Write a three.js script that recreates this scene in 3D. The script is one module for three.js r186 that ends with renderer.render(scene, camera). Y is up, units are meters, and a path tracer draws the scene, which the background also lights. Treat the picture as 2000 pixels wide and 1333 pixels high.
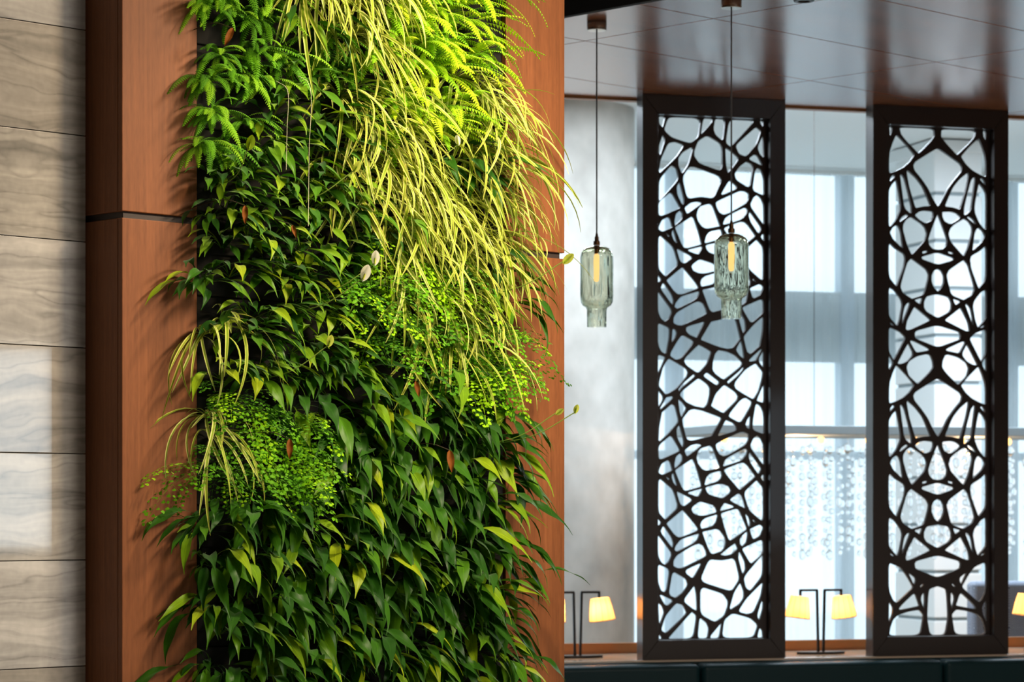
import * as THREE from 'three';
import { RoundedBoxGeometry } from 'three/addons/geometries/RoundedBoxGeometry.js';
import { RectAreaLightUniformsLib } from 'three/addons/lights/RectAreaLightUniformsLib.js';
import { mergeGeometries, toCreasedNormals } from 'three/addons/utils/BufferGeometryUtils.js';
import { ImprovedNoise } from 'three/addons/math/ImprovedNoise.js';

// ------------------------------------------------------------------ camera, sky, exposure
const F = 5250, HOR = 1000, EYE = 1.65;                 // focal length in pixels of the 2000 x 1333 frame, horizon row, eye height
const scene = new THREE.Scene();
const camera = new THREE.PerspectiveCamera(2 * Math.atan(666.5 / F) * 180 / Math.PI, 2000 / 1333, 0.1, 200);
camera.position.set(0, EYE, 0);
camera.lookAt(0, EYE, -10);
camera.setViewOffset(2000, 1333, 0, -(HOR - 666.5), 2000, 1333);
camera.focus = 7.95;
camera.userData.fStop = 6.3;
scene.background = new THREE.Color().setRGB(1.55, 1.92, 2.18);      // pale overcast sky
RectAreaLightUniformsLib.init();
const renderer = new THREE.WebGLRenderer({ antialias: true });
renderer.toneMapping = THREE.LinearToneMapping;
renderer.toneMappingExposure = 1.0;
renderer.shadowMap.enabled = true;

// ------------------------------------------------------------------ helpers
let seed = 7;
const rnd = () => { seed = (seed + 0x6D2B79F5) | 0; let t = Math.imul(seed ^ (seed >>> 15), 1 | seed); t = (t + Math.imul(t ^ (t >>> 7), 61 | t)) ^ t; return ((t ^ (t >>> 14)) >>> 0) / 4294967296; };
const rr = (a, b) => a + (b - a) * rnd();
const pick = (a) => a[Math.floor(rnd() * a.length)];
const lerp = (a, b, t) => a + (b - a) * t;
const sstep = (a, b, x) => { const t = Math.min(1, Math.max(0, (x - a) / (b - a))); return t * t * (3 - 2 * t); };
const V3 = (x, y, z) => new THREE.Vector3(x, y, z);
const PI = Math.PI;
const used = {};
function numbered(name) { const n = used[name] = (used[name] ?? -1) + 1; return n ? name + '_' + String(n).padStart(3, '0') : name; }
function mesh(name, geo, mat, parent) { const m = new THREE.Mesh(geo, mat); m.name = parent === scene ? numbered(name) : name; parent.add(m); return m; }
function thing(name, label, category, pos, turn = 0, group, kind) {
  const o = new THREE.Group(); o.name = numbered(name); scene.add(o); o.position.copy(pos); o.rotation.y = turn;
  o.userData = { label, category }; if (group) o.userData.group = group; if (kind) o.userData.kind = kind;
  return o;
}
function structure(name, geo, mat, label, category = 'wall') { const m = mesh(name, geo, mat, scene); m.userData = { kind: 'structure', label, category }; return m; }
function planarUV(geo, k = 1, ox = 0, oy = 0) {          // uv in metres, from the axis each face looks along
  const p = geo.attributes.position, n = geo.attributes.normal, uv = new Float32Array(p.count * 2);
  for (let i = 0; i < p.count; i++) {
    const ax = Math.abs(n.getX(i)), ay = Math.abs(n.getY(i)), az = Math.abs(n.getZ(i));
    let u, v;
    if (az >= ax && az >= ay) { u = p.getX(i); v = p.getY(i); } else if (ax >= ay) { u = p.getZ(i); v = p.getY(i); } else { u = p.getX(i); v = p.getZ(i); }
    uv[2 * i] = u * k + ox; uv[2 * i + 1] = v * k + oy;
  }
  geo.setAttribute('uv', new THREE.BufferAttribute(uv, 2)); return geo;
}
const box = (x0, x1, y0, y1, z0, z1, r = 0) => {
  const w = x1 - x0, h = y1 - y0, d = z1 - z0;
  const g = r ? new RoundedBoxGeometry(w, h, d, 2, r) : new THREE.BoxGeometry(w, h, d);
  g.translate((x0 + x1) / 2, (y0 + y1) / 2, (z0 + z1) / 2); return planarUV(g);
};
const tube = (pts, r, seg = 24, rad = 8) => new THREE.TubeGeometry(new THREE.CatmullRomCurve3(pts), seg, r, rad, false);
const lathe = (pts, seg = 40) => new THREE.LatheGeometry(pts.map(([r, y]) => new THREE.Vector2(r, y)), seg);
const noise = new ImprovedNoise();
const fbm = (x, y, z = 0, o = 4) => { let s = 0, a = 0.5; for (let i = 0; i < o; i++) { s += a * noise.noise(x, y, z + i * 7.3); x *= 2.03; y *= 2.03; a *= 0.5; } return s; };
function tex(w, h, fn, srgb = true, wrap = THREE.MirroredRepeatWrapping) {
  const d = new Uint8Array(w * h * 4);
  for (let j = 0; j < h; j++) for (let i = 0; i < w; i++) {
    const c = fn(i / w, j / h), k = (j * w + i) * 4;
    d[k] = Math.max(0, Math.min(255, c[0])); d[k + 1] = Math.max(0, Math.min(255, c[1])); d[k + 2] = Math.max(0, Math.min(255, c[2])); d[k + 3] = 255;
  }
  const t = new THREE.DataTexture(d, w, h); t.magFilter = THREE.LinearFilter; t.minFilter = THREE.LinearMipmapLinearFilter; t.generateMipmaps = true;
  t.wrapS = t.wrapT = wrap; if (srgb) t.colorSpace = THREE.SRGBColorSpace; t.needsUpdate = true; return t;
}
const per = (fn) => (u, v) => fn(u, v);
const std = (o) => new THREE.MeshStandardMaterial(o), phy = (o) => new THREE.MeshPhysicalMaterial(o);
const col = (hex) => new THREE.Color(hex);

// ------------------------------------------------------------------ frames of reference (metres; X to the side, D depth along -z)
const P = (X, D, y = 0) => V3(X, y, -D);
const WA = 0.7137, WB = 0.7004;                                     // direction of the planted pillar's face
const WALL_O = P(-1.086, 7.488), WALL_T = Math.atan2(WB, WA);       // front corner of the pillar; local x along the face, z out of it
const SCR_O = P(0.636, 13.1), SCR_T = Math.asin(0.2873);            // front corner of the first screen; local x along the row of screens, z towards the hall
const CEIL = 3.69, LEDGE = 0.925;
function place(o, origin, turn, x, y, z) { o.position.set(origin.x + x * Math.cos(turn) + z * Math.sin(turn), origin.y + y, origin.z - x * Math.sin(turn) + z * Math.cos(turn)); o.rotation.y = turn; return o; }
const ORI = V3(0, EYE, 0);
function localRay(px, py, origin, turn) {
  const d = V3((px - 1000) / F, (HOR - py) / F, -1), o = ORI.clone().sub(origin), c = Math.cos(turn), s = Math.sin(turn);
  const tr = (v) => V3(v.x * c - v.z * s, v.y, v.x * s + v.z * c);
  return [tr(o), tr(d)];
}
function onPlane(px, py, z, origin, turn) { const [o, d] = localRay(px, py, origin, turn), t = (z - o.z) / d.z; return [o.x + d.x * t, o.y + d.y * t]; }
const wallAt = (px, py, n = 0) => onPlane(px, py, n, WALL_O, WALL_T);
const scrAt = (px, py, n = 0) => onPlane(px, py, n, SCR_O, SCR_T);
function toPixel(s, y, n) {
  const c = Math.cos(WALL_T), q = Math.sin(WALL_T), X = WALL_O.x + s * c + n * q, z = WALL_O.z - s * q + n * c;
  return [1000 + F * X / -z, HOR - F * (y - EYE) / -z];
}

// ------------------------------------------------------------------ textures and materials
const woodTex = tex(512, 512, (u, v) => {
  const g = fbm(u * 90, v * 3, 1) * 0.8 + fbm(u * 12, v * 1.2, 5) * 0.7 + fbm(u * 220, v * 26, 9, 2) * 0.5;
  return [114 + g * 26, 69 + g * 18, 40 + g * 12];
});
const ceilTex = tex(512, 512, (u, v) => {
  const g = fbm(u * 3, v * 70, 2) * 0.9 + fbm(u * 1.4, v * 9, 6) * 0.8;
  return [126 + g * 44, 76 + g * 30, 48 + g * 20];
});
const stoneTex = tex(1024, 512, (u, v) => {
  const w = fbm(u * 2.2, v * 5, 3) * 0.09, vv = v + w;
  const a = fbm(u * 1.6, vv * 26, 11), b = fbm(u * 5, vv * 90, 15, 3), c = fbm(u * 3, v * 4, 21), d = fbm(u * 60, v * 60, 31, 2);
  const vein = Math.pow(Math.max(0, 1 - Math.abs(fbm(u * 1.3, vv * 9, 41)) * 22), 2) * 0.6;
  const g = a * 52 + b * 26 + c * 26 + d * 14 - vein * 42;
  return [176 + g, 175 + g * 0.98, 171 + g * 0.95];
});
const concreteTex = tex(512, 512, (u, v) => { const g = fbm(u * 5, v * 5, 3, 5) * 46 + fbm(u * 30, v * 30, 8, 3) * 18; return [176 + g, 172 + g, 164 + g]; });
const leafTex = tex(128, 256, (u, v) => {
  const x = Math.abs(u - 0.5) * 2, vein = Math.pow(0.5 + 0.5 * Math.cos((v * 20 - x * 5.0) * 2 * PI), 8) * 0.35 * (1 - x * 0.5), mid = Math.exp(-x * x * 500) * 0.9;
  const g = fbm(u * 7, v * 9, 4) * 20; const k = vein * 20 + mid * 46 + g;
  return [196 + k, 196 + k * 0.9, 180 + k];
}, true, THREE.ClampToEdgeWrapping);
const bladeTex = tex(64, 128, (u, v) => {
  const x = Math.abs(u - 0.5) * 2, e = sstep(0.25, 0.7, x), n = fbm(u * 9, v * 1.5, 3) * 18;
  return [lerp(140, 214, e) + n, lerp(168, 216, e) + n, lerp(48, 136, e) + n * 0.6];
}, true, THREE.ClampToEdgeWrapping);
const weaveTex = tex(128, 128, (u, v) => { const a = Math.sin(u * 2 * PI * 8) * Math.sin(v * 2 * PI * 8); const k = a > 0.2 ? 105 : 0; return [92 + k, 104 + k, 122 + k]; });
const seedTex = tex(256, 256, (u, v) => { const g = fbm(u * 14, v * 14, 2, 3) * 0.9 + fbm(u * 36, v * 36, 5, 2) * 0.5; const k = 128 + g * 150; return [k, k, k]; }, false);
const grainTex = tex(256, 256, (u, v) => { const k = 128 + fbm(u * 40, v * 40, 3, 3) * 160; return [k, k, k]; }, false);

const M = {
  wood: phy({ map: woodTex, color: 0xffffff, roughness: 0.5, specularIntensity: 0.4 }),
  groove: std({ color: 0x2a1d18, roughness: 0.6 }),
  ceiling: phy({ map: ceilTex, color: 0xffffff, roughness: 0.24, specularIntensity: 1.0, clearcoat: 0.35, clearcoatRoughness: 0.2 }),
  blackout: std({ color: 0x0b0a0a, roughness: 0.9 }),
  stones: [0, 1, 2].map((k) => { const t = stoneTex.clone(); t.offset.set(k * 0.37, k * 0.29); t.needsUpdate = true; return phy({ map: t, roughness: 0.06, ior: 2.2, clearcoat: 1, clearcoatRoughness: 0.02, color: [0xffffff, 0xf3f0ea, 0xe9e4dc][k] }); }),
  grout: std({ color: 0x4d463e, roughness: 0.9 }),
  white: std({ color: 0xe9eceb, roughness: 0.7 }),
  hall: std({ color: 0x5e564c, roughness: 0.85 }),  // unseen hall walls, kept dark to limit reflections in the screens
  plaster: std({ color: 0xd9d5cc, roughness: 0.85 }),
  concrete: std({ map: concreteTex, roughness: 0.55 }),
  floor: std({ color: 0xcfc9bf, roughness: 0.4 }),  // unseen floor, pale so it bounces light up into the bay
  screen: phy({ color: 0x22140f, roughness: 0.38, clearcoat: 0.4, clearcoatRoughness: 0.08 }),
  fret: std({ color: 0x24150f, roughness: 0.5 }),
  mullion: std({ color: 0x8fa3b3, roughness: 0.5, metalness: 0.2 }),
  slab: std({ color: 0x96a2a6, roughness: 0.8 }),
  pane: phy({ color: 0xffffff, roughness: 0, transmission: 1, thickness: 0, ior: 1.45 }),
  sheer: phy({ color: 0xf2f7f8, roughness: 0.66, transmission: 0.86, thickness: 0, ior: 1.2, specularIntensity: 0.2, side: THREE.DoubleSide }),
  ledge: phy({ color: 0xcfbda6, roughness: 0.15, clearcoat: 0.8, clearcoatRoughness: 0.1 }),
  upstand: std({ color: 0x8a5a2c, roughness: 0.45 }),
  leather: phy({ color: 0x0d2a2d, roughness: 0.42, bumpMap: grainTex, bumpScale: 0.0006, specularIntensity: 0.4 }),
  black: std({ color: 0x17120f, roughness: 0.35, metalness: 0.5 }),
  brass: std({ color: 0x6a4a30, roughness: 0.3, metalness: 0.9 }),
  steel: std({ color: 0xb9b2a6, roughness: 0.25, metalness: 0.95 }),
  rod: std({ color: 0x4a4642, roughness: 0.35, metalness: 0.8 }),
  smoke: phy({ color: 0xffffff, roughness: 0.02, transmission: 1, thickness: 0.005, ior: 1.48, attenuationColor: col(0xb4b894), attenuationDistance: 0.014, bumpMap: seedTex, bumpScale: 0.002 }),
  crystal: phy({ color: 0xffffff, roughness: 0, transmission: 1, thickness: 0.02, ior: 1.22 }),
  filament: std({ color: 0x4a3010, emissive: col(0xffd488), emissiveIntensity: 1.5 }),
  fillGlow: std({ color: 0xffffff, emissive: col(0xf2f6ff), emissiveIntensity: 1.5 }),  // glowing face of the added fill panels
  bulb: std({ color: 0x604020, emissive: col(0xffc070), emissiveIntensity: 4 }),
  shade: phy({ color: 0xf5d29c, roughness: 0.95, transmission: 0.5, thickness: 0, side: THREE.DoubleSide }),
  trim: std({ color: 0xa8865c, roughness: 0.8 }),
  weave: std({ map: weaveTex, roughness: 0.9 }),
  felt: std({ color: 0x0a0a08, roughness: 1 }),
  wire: std({ color: 0xc9c7a8, roughness: 0.6 }),
};
const leafM = (hex, t = 0.34, coat = 0.35, map = leafTex) => phy({ color: hex, map, roughness: 0.95, transmission: t, thickness: 0, ior: 1.3, specularIntensity: 0.3, clearcoat: coat, clearcoatRoughness: 0.38, side: THREE.DoubleSide });
const G = {
  lilyDark: [leafM(0x357208), leafM(0x418209), leafM(0x2a660a)],
  lilyMid: [leafM(0x6aa40a), leafM(0x82b40c), leafM(0x5a9a08)],
  lilyPale: [leafM(0xa6cc10), leafM(0xbad616), leafM(0x92c00e)],
  blade: [leafM(0xffffff, 0.3, 0.2, bladeTex), leafM(0xe2e8ae, 0.3, 0.2, bladeTex), leafM(0xf2ecc0, 0.3, 0.2, bladeTex)],
  bladeDark: [leafM(0x3f7a24, 0.2, 0.4)],
  fernDeep: [leafM(0x5e9c14, 0.33, 0.1, null), leafM(0x4a8412, 0.33, 0.1, null), leafM(0x7eb41c, 0.33, 0.1, null)],
  fernBright: [leafM(0xa0cc14, 0.38, 0.12, null), leafM(0xb8d61c, 0.38, 0.12, null), leafM(0x84be12, 0.38, 0.12, null)],
  maiden: [leafM(0x64a40c, 0.4, 0.1, null), leafM(0x48860c, 0.4, 0.1, null)],
  maidenPale: [leafM(0x98d010, 0.4, 0.1, null)],
  brown: [leafM(0x9a5a22, 0.25, 0.05)],
  spathe: [leafM(0xf4f2e2, 0.4, 0.1, null)],
  bud: [leafM(0xd6e060, 0.4, 0.1, null)],
  stem: std({ color: 0x6f8a2c, roughness: 0.6 }),
  stemDark: std({ color: 0x2d2415, roughness: 0.6 }),
};

// ------------------------------------------------------------------ the room
structure('floor', box(-8, 8.2, -0.2, 0, -20.4, 5), M.floor, 'unseen pale stone floor of the dining hall', 'floor');
structure('wall_rear', box(-8, 8.2, 0, 4.6, 4.8, 5), M.hall, 'unseen taupe plaster wall of the hall');
structure('wall_left', box(-8.2, -8, 0, 4.6, -20.4, 5), M.hall, 'unseen taupe plaster side wall of the hall');
// unseen side wall and window, shaped to its reflection in the stone tiles
const RX = 7.6;
const WZ0 = -5.83, WZ1 = -4.5;
structure('wall_right', mergeGeometries([box(RX, RX + 0.25, 0, 4.6, -20.4, WZ0), box(RX, RX + 0.25, 0, 4.6, WZ1, 5), box(RX, RX + 0.25, 0, 1.4, WZ0, WZ1), box(RX, RX + 0.25, 2.68, 4.38, WZ0, WZ1)]), M.hall, 'unseen taupe wall around an unseen side window');
{
  const w = thing('window_1', 'unseen side window with a clerestory, out of view, reflected in the stone tiles', 'window', V3(RX + 0.1, 0, 0), 0, null, 'structure');
  for (const [c, d] of [[1.4, 2.68], [4.38, 4.6]]) {
    mesh('frame', mergeGeometries([box(0, 0.06, c, d, WZ0, WZ0 + 0.03), box(0, 0.06, c, d, WZ1 - 0.03, WZ1), box(0, 0.06, c, c + 0.03, WZ0 + 0.03, WZ1 - 0.03), box(0, 0.06, d - 0.03, d, WZ0 + 0.03, WZ1 - 0.03)]), M.mullion, w);
    mesh('pane', box(0.03, 0.036, c + 0.03, d - 0.03, WZ0 + 0.03, WZ1 - 0.03), M.pane, w);
  }
}
// near part: high black ceiling, its edge is the dark gap above the pendants
structure('ceiling', box(-8, 8.2, 4.6, 4.8, -16.6, 5), M.blackout, 'black painted soffit above the hall', 'ceiling');
// the timber ceiling: one mesh per veneered board, laid on the diagonal
{
  const g = thing('ceiling_boards', 'glossy dark brown veneer ceiling boards laid on the diagonal', 'ceiling', V3(0, CEIL, 0), 0, null, 'structure');
  const A = [WA, WB], B = [-WB, WA];
  const H0 = [0.2503, 13.16], HD = [0.9578, 0.2873];
  const clip = (poly, nx, ny, c) => {                                // keep nx*x + ny*y <= c
    const out = [];
    for (let i = 0; i < poly.length; i++) {
      const p = poly[i], q = poly[(i + 1) % poly.length], a = nx * p[0] + ny * p[1] - c, b = nx * q[0] + ny * q[1] - c;
      if (a <= 0) out.push(p);
      if (a * b < 0) { const t = a / (a - b); out.push([lerp(p[0], q[0], t), lerp(p[1], q[1], t)]); }
    }
    return out;
  };
  const hn = [-HD[1], HD[0]], hc = hn[0] * H0[0] + hn[1] * H0[1];
  for (let i = 0; i < 7; i++) for (let j = -6; j < 9; j++) {
    const a0 = Math.max(7.92, 6.85 + i * 1.53) + 0.004, a1 = 6.85 + (i + 1) * 1.53 - 0.004, b0 = 6.615 + j * 0.736 + 0.004, b1 = b0 + 0.728;
    if (a1 < a0) continue;
    let poly = [[a0, b0], [a1, b0], [a1, b1], [a0, b1]].map(([a, b]) => [a * A[0] + b * B[0], a * A[1] + b * B[1]]);
    poly = clip(poly, hn[0], hn[1], hc);
    if (poly.length) poly = clip(poly, 1, 0, RX);
    if (poly.length) poly = clip(poly, -1, 0, 3.2);
    if (poly.length < 3) continue;
    const sh = new THREE.Shape(poly.map(([x, d]) => new THREE.Vector2(x, -d)));
    const geo = new THREE.ExtrudeGeometry(sh, { depth: 0.008, bevelEnabled: false });
    geo.rotateX(PI / 2); geo.scale(1, -1, 1);                        // shape plane -> horizontal, underside at y = 0
    const p = geo.attributes.position, uv = new Float32Array(p.count * 2), o1 = rnd(), o2 = rnd();
    for (let k = 0; k < p.count; k++) { p.setZ(k, p.getZ(k)); }
    geo.computeVertexNormals();
    for (let k = 0; k < p.count; k++) { const x = p.getX(k), d = -p.getZ(k); uv[2 * k] = (x * A[0] + d * A[1]) * 0.6 + o1; uv[2 * k + 1] = (x * B[0] + d * B[1]) * 0.6 + o2; }
    geo.setAttribute('uv', new THREE.BufferAttribute(uv, 2));
    mesh('board', geo, M.ceiling, g);
  }
  let poly = [[7.935, 2.2], [17, 2.2], [17, 13.2], [7.935, 13.2]].map(([a, b]) => [a * A[0] + b * B[0], a * A[1] + b * B[1]]);
  poly = clip(clip(clip(poly, hn[0], hn[1], hc - 0.01), 1, 0, RX), -1, 0, 3.2);
  const back = new THREE.ExtrudeGeometry(new THREE.Shape(poly.map(([x, d]) => new THREE.Vector2(x, -d))), { depth: 0.02, bevelEnabled: false }); back.rotateX(PI / 2); back.scale(1, -1, 1); back.translate(0, 0.009, 0); back.computeVertexNormals();
  mesh('backing', back, M.blackout, g);
}
// backing above the boards and the fascia that closes the gap towards the black void
{
  const fas = mesh('trim_1', box(-0.03, 0, 0, 0.92, -8, 9), M.blackout, scene); fas.userData = { kind: 'structure', label: 'black fascia along the open edge of the boarded ceiling', category: 'trim' };
  const a = 7.915; fas.position.copy(P(a * WA - 7.3 * WB, a * WB + 7.3 * WA, CEIL - 0.005)); fas.rotation.y = Math.atan2(WB, WA);
}
// header edge of the boarded ceiling above the screens, and the white ceiling of the window bay
const HDR_T = SCR_T, BAY = 5.2;                                       // the bay window stands BAY metres behind the header
{
  const t = thing('trim_2', 'thin brown edge strip where boarded ceiling meets window bay', 'trim', P(0.2503, 13.16, CEIL), HDR_T, null, 'structure');
  mesh('edge_strip', box(-5, 8, -0.012, 0.02, -0.05, 0), M.upstand, t);
  mesh('fascia', box(-5, 8, 0.02, 0.9, -0.05, -0.002), M.white, t);
}
{
  const g = box(-6, 9, 0, 0.7, -BAY - 0.15, -0.05); const m = structure('ceiling_bay', g, M.white, 'white plaster ceiling of the window bay behind the screens', 'ceiling');
  m.position.copy(P(0.2503, 13.16, 4.07)); m.rotation.y = HDR_T;
}
// window wall of the bay, parallel to the screens, with sheers in front
{
  const w = thing('window_2', 'tall bay window with slender mullions and grey spandrel band', 'window', P(0.2503, 13.16), HDR_T, null, 'structure');
  const xm = onPlane(1656, 900, -BAY, P(0.2503, 13.16), HDR_T)[0], xs = []; for (let k = -4; k < 5; k++) xs.push(xm + k * 1.3);
  for (const x of xs) mesh('mullion', box(x - 0.05, x + 0.05, 0.4, 4.07, -BAY - 0.12, -BAY), M.mullion, w);
  mesh('spandrel', box(-3.6, 8.4, 2.72, 3.22, -BAY - 0.1, -BAY - 0.02), M.slab, w);
  mesh('sill', box(-3.6, 8.4, 0.3, 0.42, -BAY - 0.14, -BAY + 0.05), M.mullion, w);
  mesh('rail', box(-3.6, 8.4, 2.02, 2.08, -BAY - 0.1, -BAY - 0.02), M.mullion, w);
  for (let i = 0; i + 1 < xs.length; i++) for (const [a, b] of [[0.42, 2.02], [2.08, 2.72], [3.22, 4.07]]) mesh('pane', box(xs[i] + 0.05, xs[i + 1] - 0.05, a, b, -BAY - 0.06, -BAY - 0.05), M.pane, w);
  const below = structure('wall_bay', mergeGeometries([box(-6, 9, 0, 0.3, -BAY - 0.15, -BAY), box(-6, -3.6, 0.3, 4.6, -BAY - 0.15, -BAY), box(8.4, 9, 0.3, 4.6, -BAY - 0.15, -BAY), box(-6, 9, 4.07, 4.6, -BAY - 0.15, -BAY)]), M.plaster, 'low plaster wall under the bay window');
  below.position.copy(P(0.2503, 13.16)); below.rotation.y = HDR_T;
}
function sheer(x0, x1, y0, y1, wave, amp, z, label) {
  const nx = Math.round((x1 - x0) / wave * 10), g = new THREE.PlaneGeometry(x1 - x0, y1 - y0, nx, 6), p = g.attributes.position;
  for (let i = 0; i < p.count; i++) {
    const x = p.getX(i), y = p.getY(i), ph = x / wave * 2 * PI + 1.4 * noise.noise(x * 1.7, y * 0.15, 2);
    p.setZ(i, amp * (Math.sin(ph) + 0.4 * Math.sin(ph * 2.3 + x)) * (0.7 + 0.5 * noise.noise(x * 0.9, 3, 1)));
  }
  g.computeVertexNormals(); g.translate((x0 + x1) / 2, (y0 + y1) / 2, 0);
  const o = thing('sheer_curtain', label, 'curtain', V3(0, 0, 0)); place(o, P(0.2503, 13.16), HDR_T, 0, 0, z);
  mesh('cloth', g, M.sheer, o);
  const rail = mesh('curtain_track', box(x0, x1, y1, y1 + 0.03, -0.02, 0.02), M.white, o);
  return o;
}
sheer(-3.4, 2.0, 0.06, 4.03, 0.16, 0.035, -BAY + 0.22, 'white sheer curtain hanging behind the round concrete column');
sheer(2.02, 8.2, 0.06, 4.03, 0.16, 0.035, -BAY + 0.22, 'white sheer curtain hanging behind the square white column');
{
  const z = -BAY + 0.45, xa = onPlane(1908, 900, z, P(0.2503, 13.16), HDR_T)[0], xb = onPlane(1945, 900, z, P(0.2503, 13.16), HDR_T)[0];
  sheer(xa, xb, 0.06, 4.03, 0.045, 0.02, z, 'gathered white sheer drape tight beside the square white column');
}
function bayFillLight(x, z, label) {  // added fill panel, hidden behind the header, brightening the bay
  const o = thing('added_fill_light', label, 'light', V3(0, 0, 0)); place(o, P(0.2503, 13.16), HDR_T, x, 4.07, z);
  mesh('frame', box(-0.62, 0.62, -0.02, 0, -0.32, 0.32), M.white, o);
  mesh('diffuser', box(-0.6, 0.6, -0.024, -0.02, -0.3, 0.3), M.fillGlow, o);
  const l = new THREE.RectAreaLight(0xe2f1ff, 46, 1.2, 0.6); l.position.set(0, -0.03, 0); l.rotation.x = -PI / 2; o.add(l);
}
bayFillLight(0.2, -1.3, 'added fill light panel above the round concrete column');
bayFillLight(2.3, -1.3, 'added fill light panel above the crystal chandelier');
bayFillLight(4.4, -1.3, 'added fill light panel beyond the grey woven chair');
// unseen terrace outside, white to bounce daylight into the bay
structure('terrace', box(-20, 24, -0.2, 0, -44, -20.5), M.white, 'unseen pale terrace outside the bay window', 'terrace');

// ------------------------------------------------------------------ planted pillar (wood panels, joint, stone-tiled wall)
const S0 = 0.2625, S1 = 1.4943, SW = 1.761, GY0 = 2.470, GY1 = 2.489, TILE_N = -0.1713;
{
  const g = thing('pillar', 'reddish brown wood veneer pillar framing the living wall', 'pillar', WALL_O, WALL_T, null, 'structure');
  mesh('core', box(0.012, SW - 0.012, 0, 4.6, -0.6, -0.03), M.groove, g);
  mesh('core', box(0.012, S0 - 0.02, 0, 4.6, -0.03, -0.012), M.groove, g);
  mesh('core', box(S1 + 0.02, SW - 0.012, 0, 4.6, -0.03, -0.012), M.groove, g);
  for (const [y0, y1] of [[0, GY0], [GY1, 4.6]]) {
    const r = 0.0025;
    mesh('panel', box(0, S0, y0, y1, -0.02, 0, r), M.wood, g);
    mesh('panel', box(S1, SW, y0, y1, -0.02, 0, r), M.wood, g);
    mesh('panel', box(0, 0.018, y0, y1, -0.6, -0.0205, r), M.wood, g);
    mesh('panel', box(SW - 0.018, SW, y0, y1, -0.6, -0.0205, r), M.wood, g);
  }
  const pp = mesh('planting_panel', box(S0, S1, 0.9, 3.45, -0.03, -0.02), M.felt, g); pp.userData.label = 'black felt planting panel';
  for (let y = 0.95; y < 3.4; y += 0.12) mesh('pocket', box(S0 + 0.004, S1 - 0.004, y, y + 0.07, -0.02, -0.008, 0.004), M.felt, pp);
  mesh('inner_jamb', box(S0 - 0.02, S0, 0, 4.6, -0.03, -0.0205), M.groove, g);
  mesh('inner_jamb', box(S1, S1 + 0.02, 0, 4.6, -0.03, -0.0205), M.groove, g);
}
{
  const g = thing('wall_tiles', 'polished beige stone tiles in wide courses beside the wood pillar', 'wall', WALL_O, WALL_T, null, 'structure');
  mesh('bed', box(-3.6, 0, 0, 4.6, TILE_N - 0.2, TILE_N - 0.012), M.grout, g);
  const y0 = EYE + (HOR - 1302.1) / 689.9, h = 0.3001;
  for (let j = -5; j < 11; j++) for (let i = 0; i < 3; i++) {
    const a = y0 + j * h + 0.0012, x1 = -i * 1.2 - 0.0012 + 0.0, x0 = x1 - 1.1976; if (a + h < 0.02) continue;
    const t = new RoundedBoxGeometry(x1 - x0, h - 0.0024, 0.012, 1, 0.0012); t.translate((x0 + x1) / 2, a + h / 2, TILE_N - 0.006);
    const k = (j + 7 * i + 30) % 3; planarUV(t, 0.8, rnd(), rnd()); mesh('tile', t, M.stones[k], g);
  }
}
// ------------------------------------------------------------------ plants
function ribbon(path, width, opt = {}) {                             // path: [[z, y, pitch]]; blade across x, folded and waved
  const n = path.length - 1, across = opt.across ?? 4, pos = [], uv = [], idx = [];
  for (let i = 0; i <= n; i++) {
    const t = i / n, [z, y, a] = path[i], w = width(t) / 2, sw = (opt.sway ?? 0) * t * t, tw = (opt.twist ?? 0) * t;
    for (let j = 0; j <= across; j++) {
      const q = j / across * 2 - 1, x = q * w * Math.cos(tw), up = (opt.fold ?? 0) * Math.abs(q) * w + (opt.wave ?? 0) * w * Math.abs(q) * Math.sin(t * (opt.waves ?? 9) + (q > 0 ? 0 : 1.3)) + q * w * Math.sin(tw);
      pos.push(x + sw, y + up * Math.cos(a), z - up * Math.sin(a)); uv.push(j / across, t);
    }
  }
  const m = across + 1;
  for (let i = 0; i < n; i++) for (let j = 0; j < across; j++) { const a = i * m + j; idx.push(a, a + 1, a + m, a + 1, a + m + 1, a + m); }
  const g = new THREE.BufferGeometry(); g.setAttribute('position', new THREE.Float32BufferAttribute(pos, 3)); g.setAttribute('uv', new THREE.Float32BufferAttribute(uv, 2)); g.setIndex(idx); g.computeVertexNormals(); return g;
}
function arc(L, a0, a1, n, pw = 1, z0 = 0, y0 = 0) { const out = [[z0, y0, a0]]; let z = z0, y = y0; for (let i = 1; i <= n; i++) { const a = lerp(a0, a1, Math.pow((i - 0.5) / n, pw)); z += Math.cos(a) * L / n; y += Math.sin(a) * L / n; out.push([z, y, lerp(a0, a1, Math.pow(i / n, pw))]); } return out; }
// a stalked lance-shaped leaf: stalk and blade in one sheet
function stalkLeaf(stalk, a0, a1, L, W, a2, opt = {}) {
  const p1 = arc(stalk, a0, a1, 5), e = p1[p1.length - 1], p2 = arc(L, a1, a2, 9, 1.1, e[0], e[1]).slice(1), path = [...p1, ...p2], n = path.length - 1, tb = 5 / n;
  const prof = (t) => { if (t <= tb) return 0.0035; const s = (t - tb) / (1 - tb); return Math.max(0.0016, W * Math.pow(Math.sin(PI * Math.pow(s, 0.84)), 1.0) * (1 - 0.5 * sstep(0.55, 0.98, s))); };
  const g = ribbon(path, prof, { fold: 0.28, wave: 0.16, waves: 14, ...opt });
  const uv = g.attributes.uv; for (let i = 0; i < uv.count; i++) uv.setY(i, Math.max(0, (uv.getY(i) - tb) / (1 - tb)));
  return g;
}
const D = PI / 180;
seed = 11;
const lilySmall = [], lilyLarge = [], bladeLong = [], bladeShort = [], frondDeep = [], frondLong = [], maidenF = [];
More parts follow.
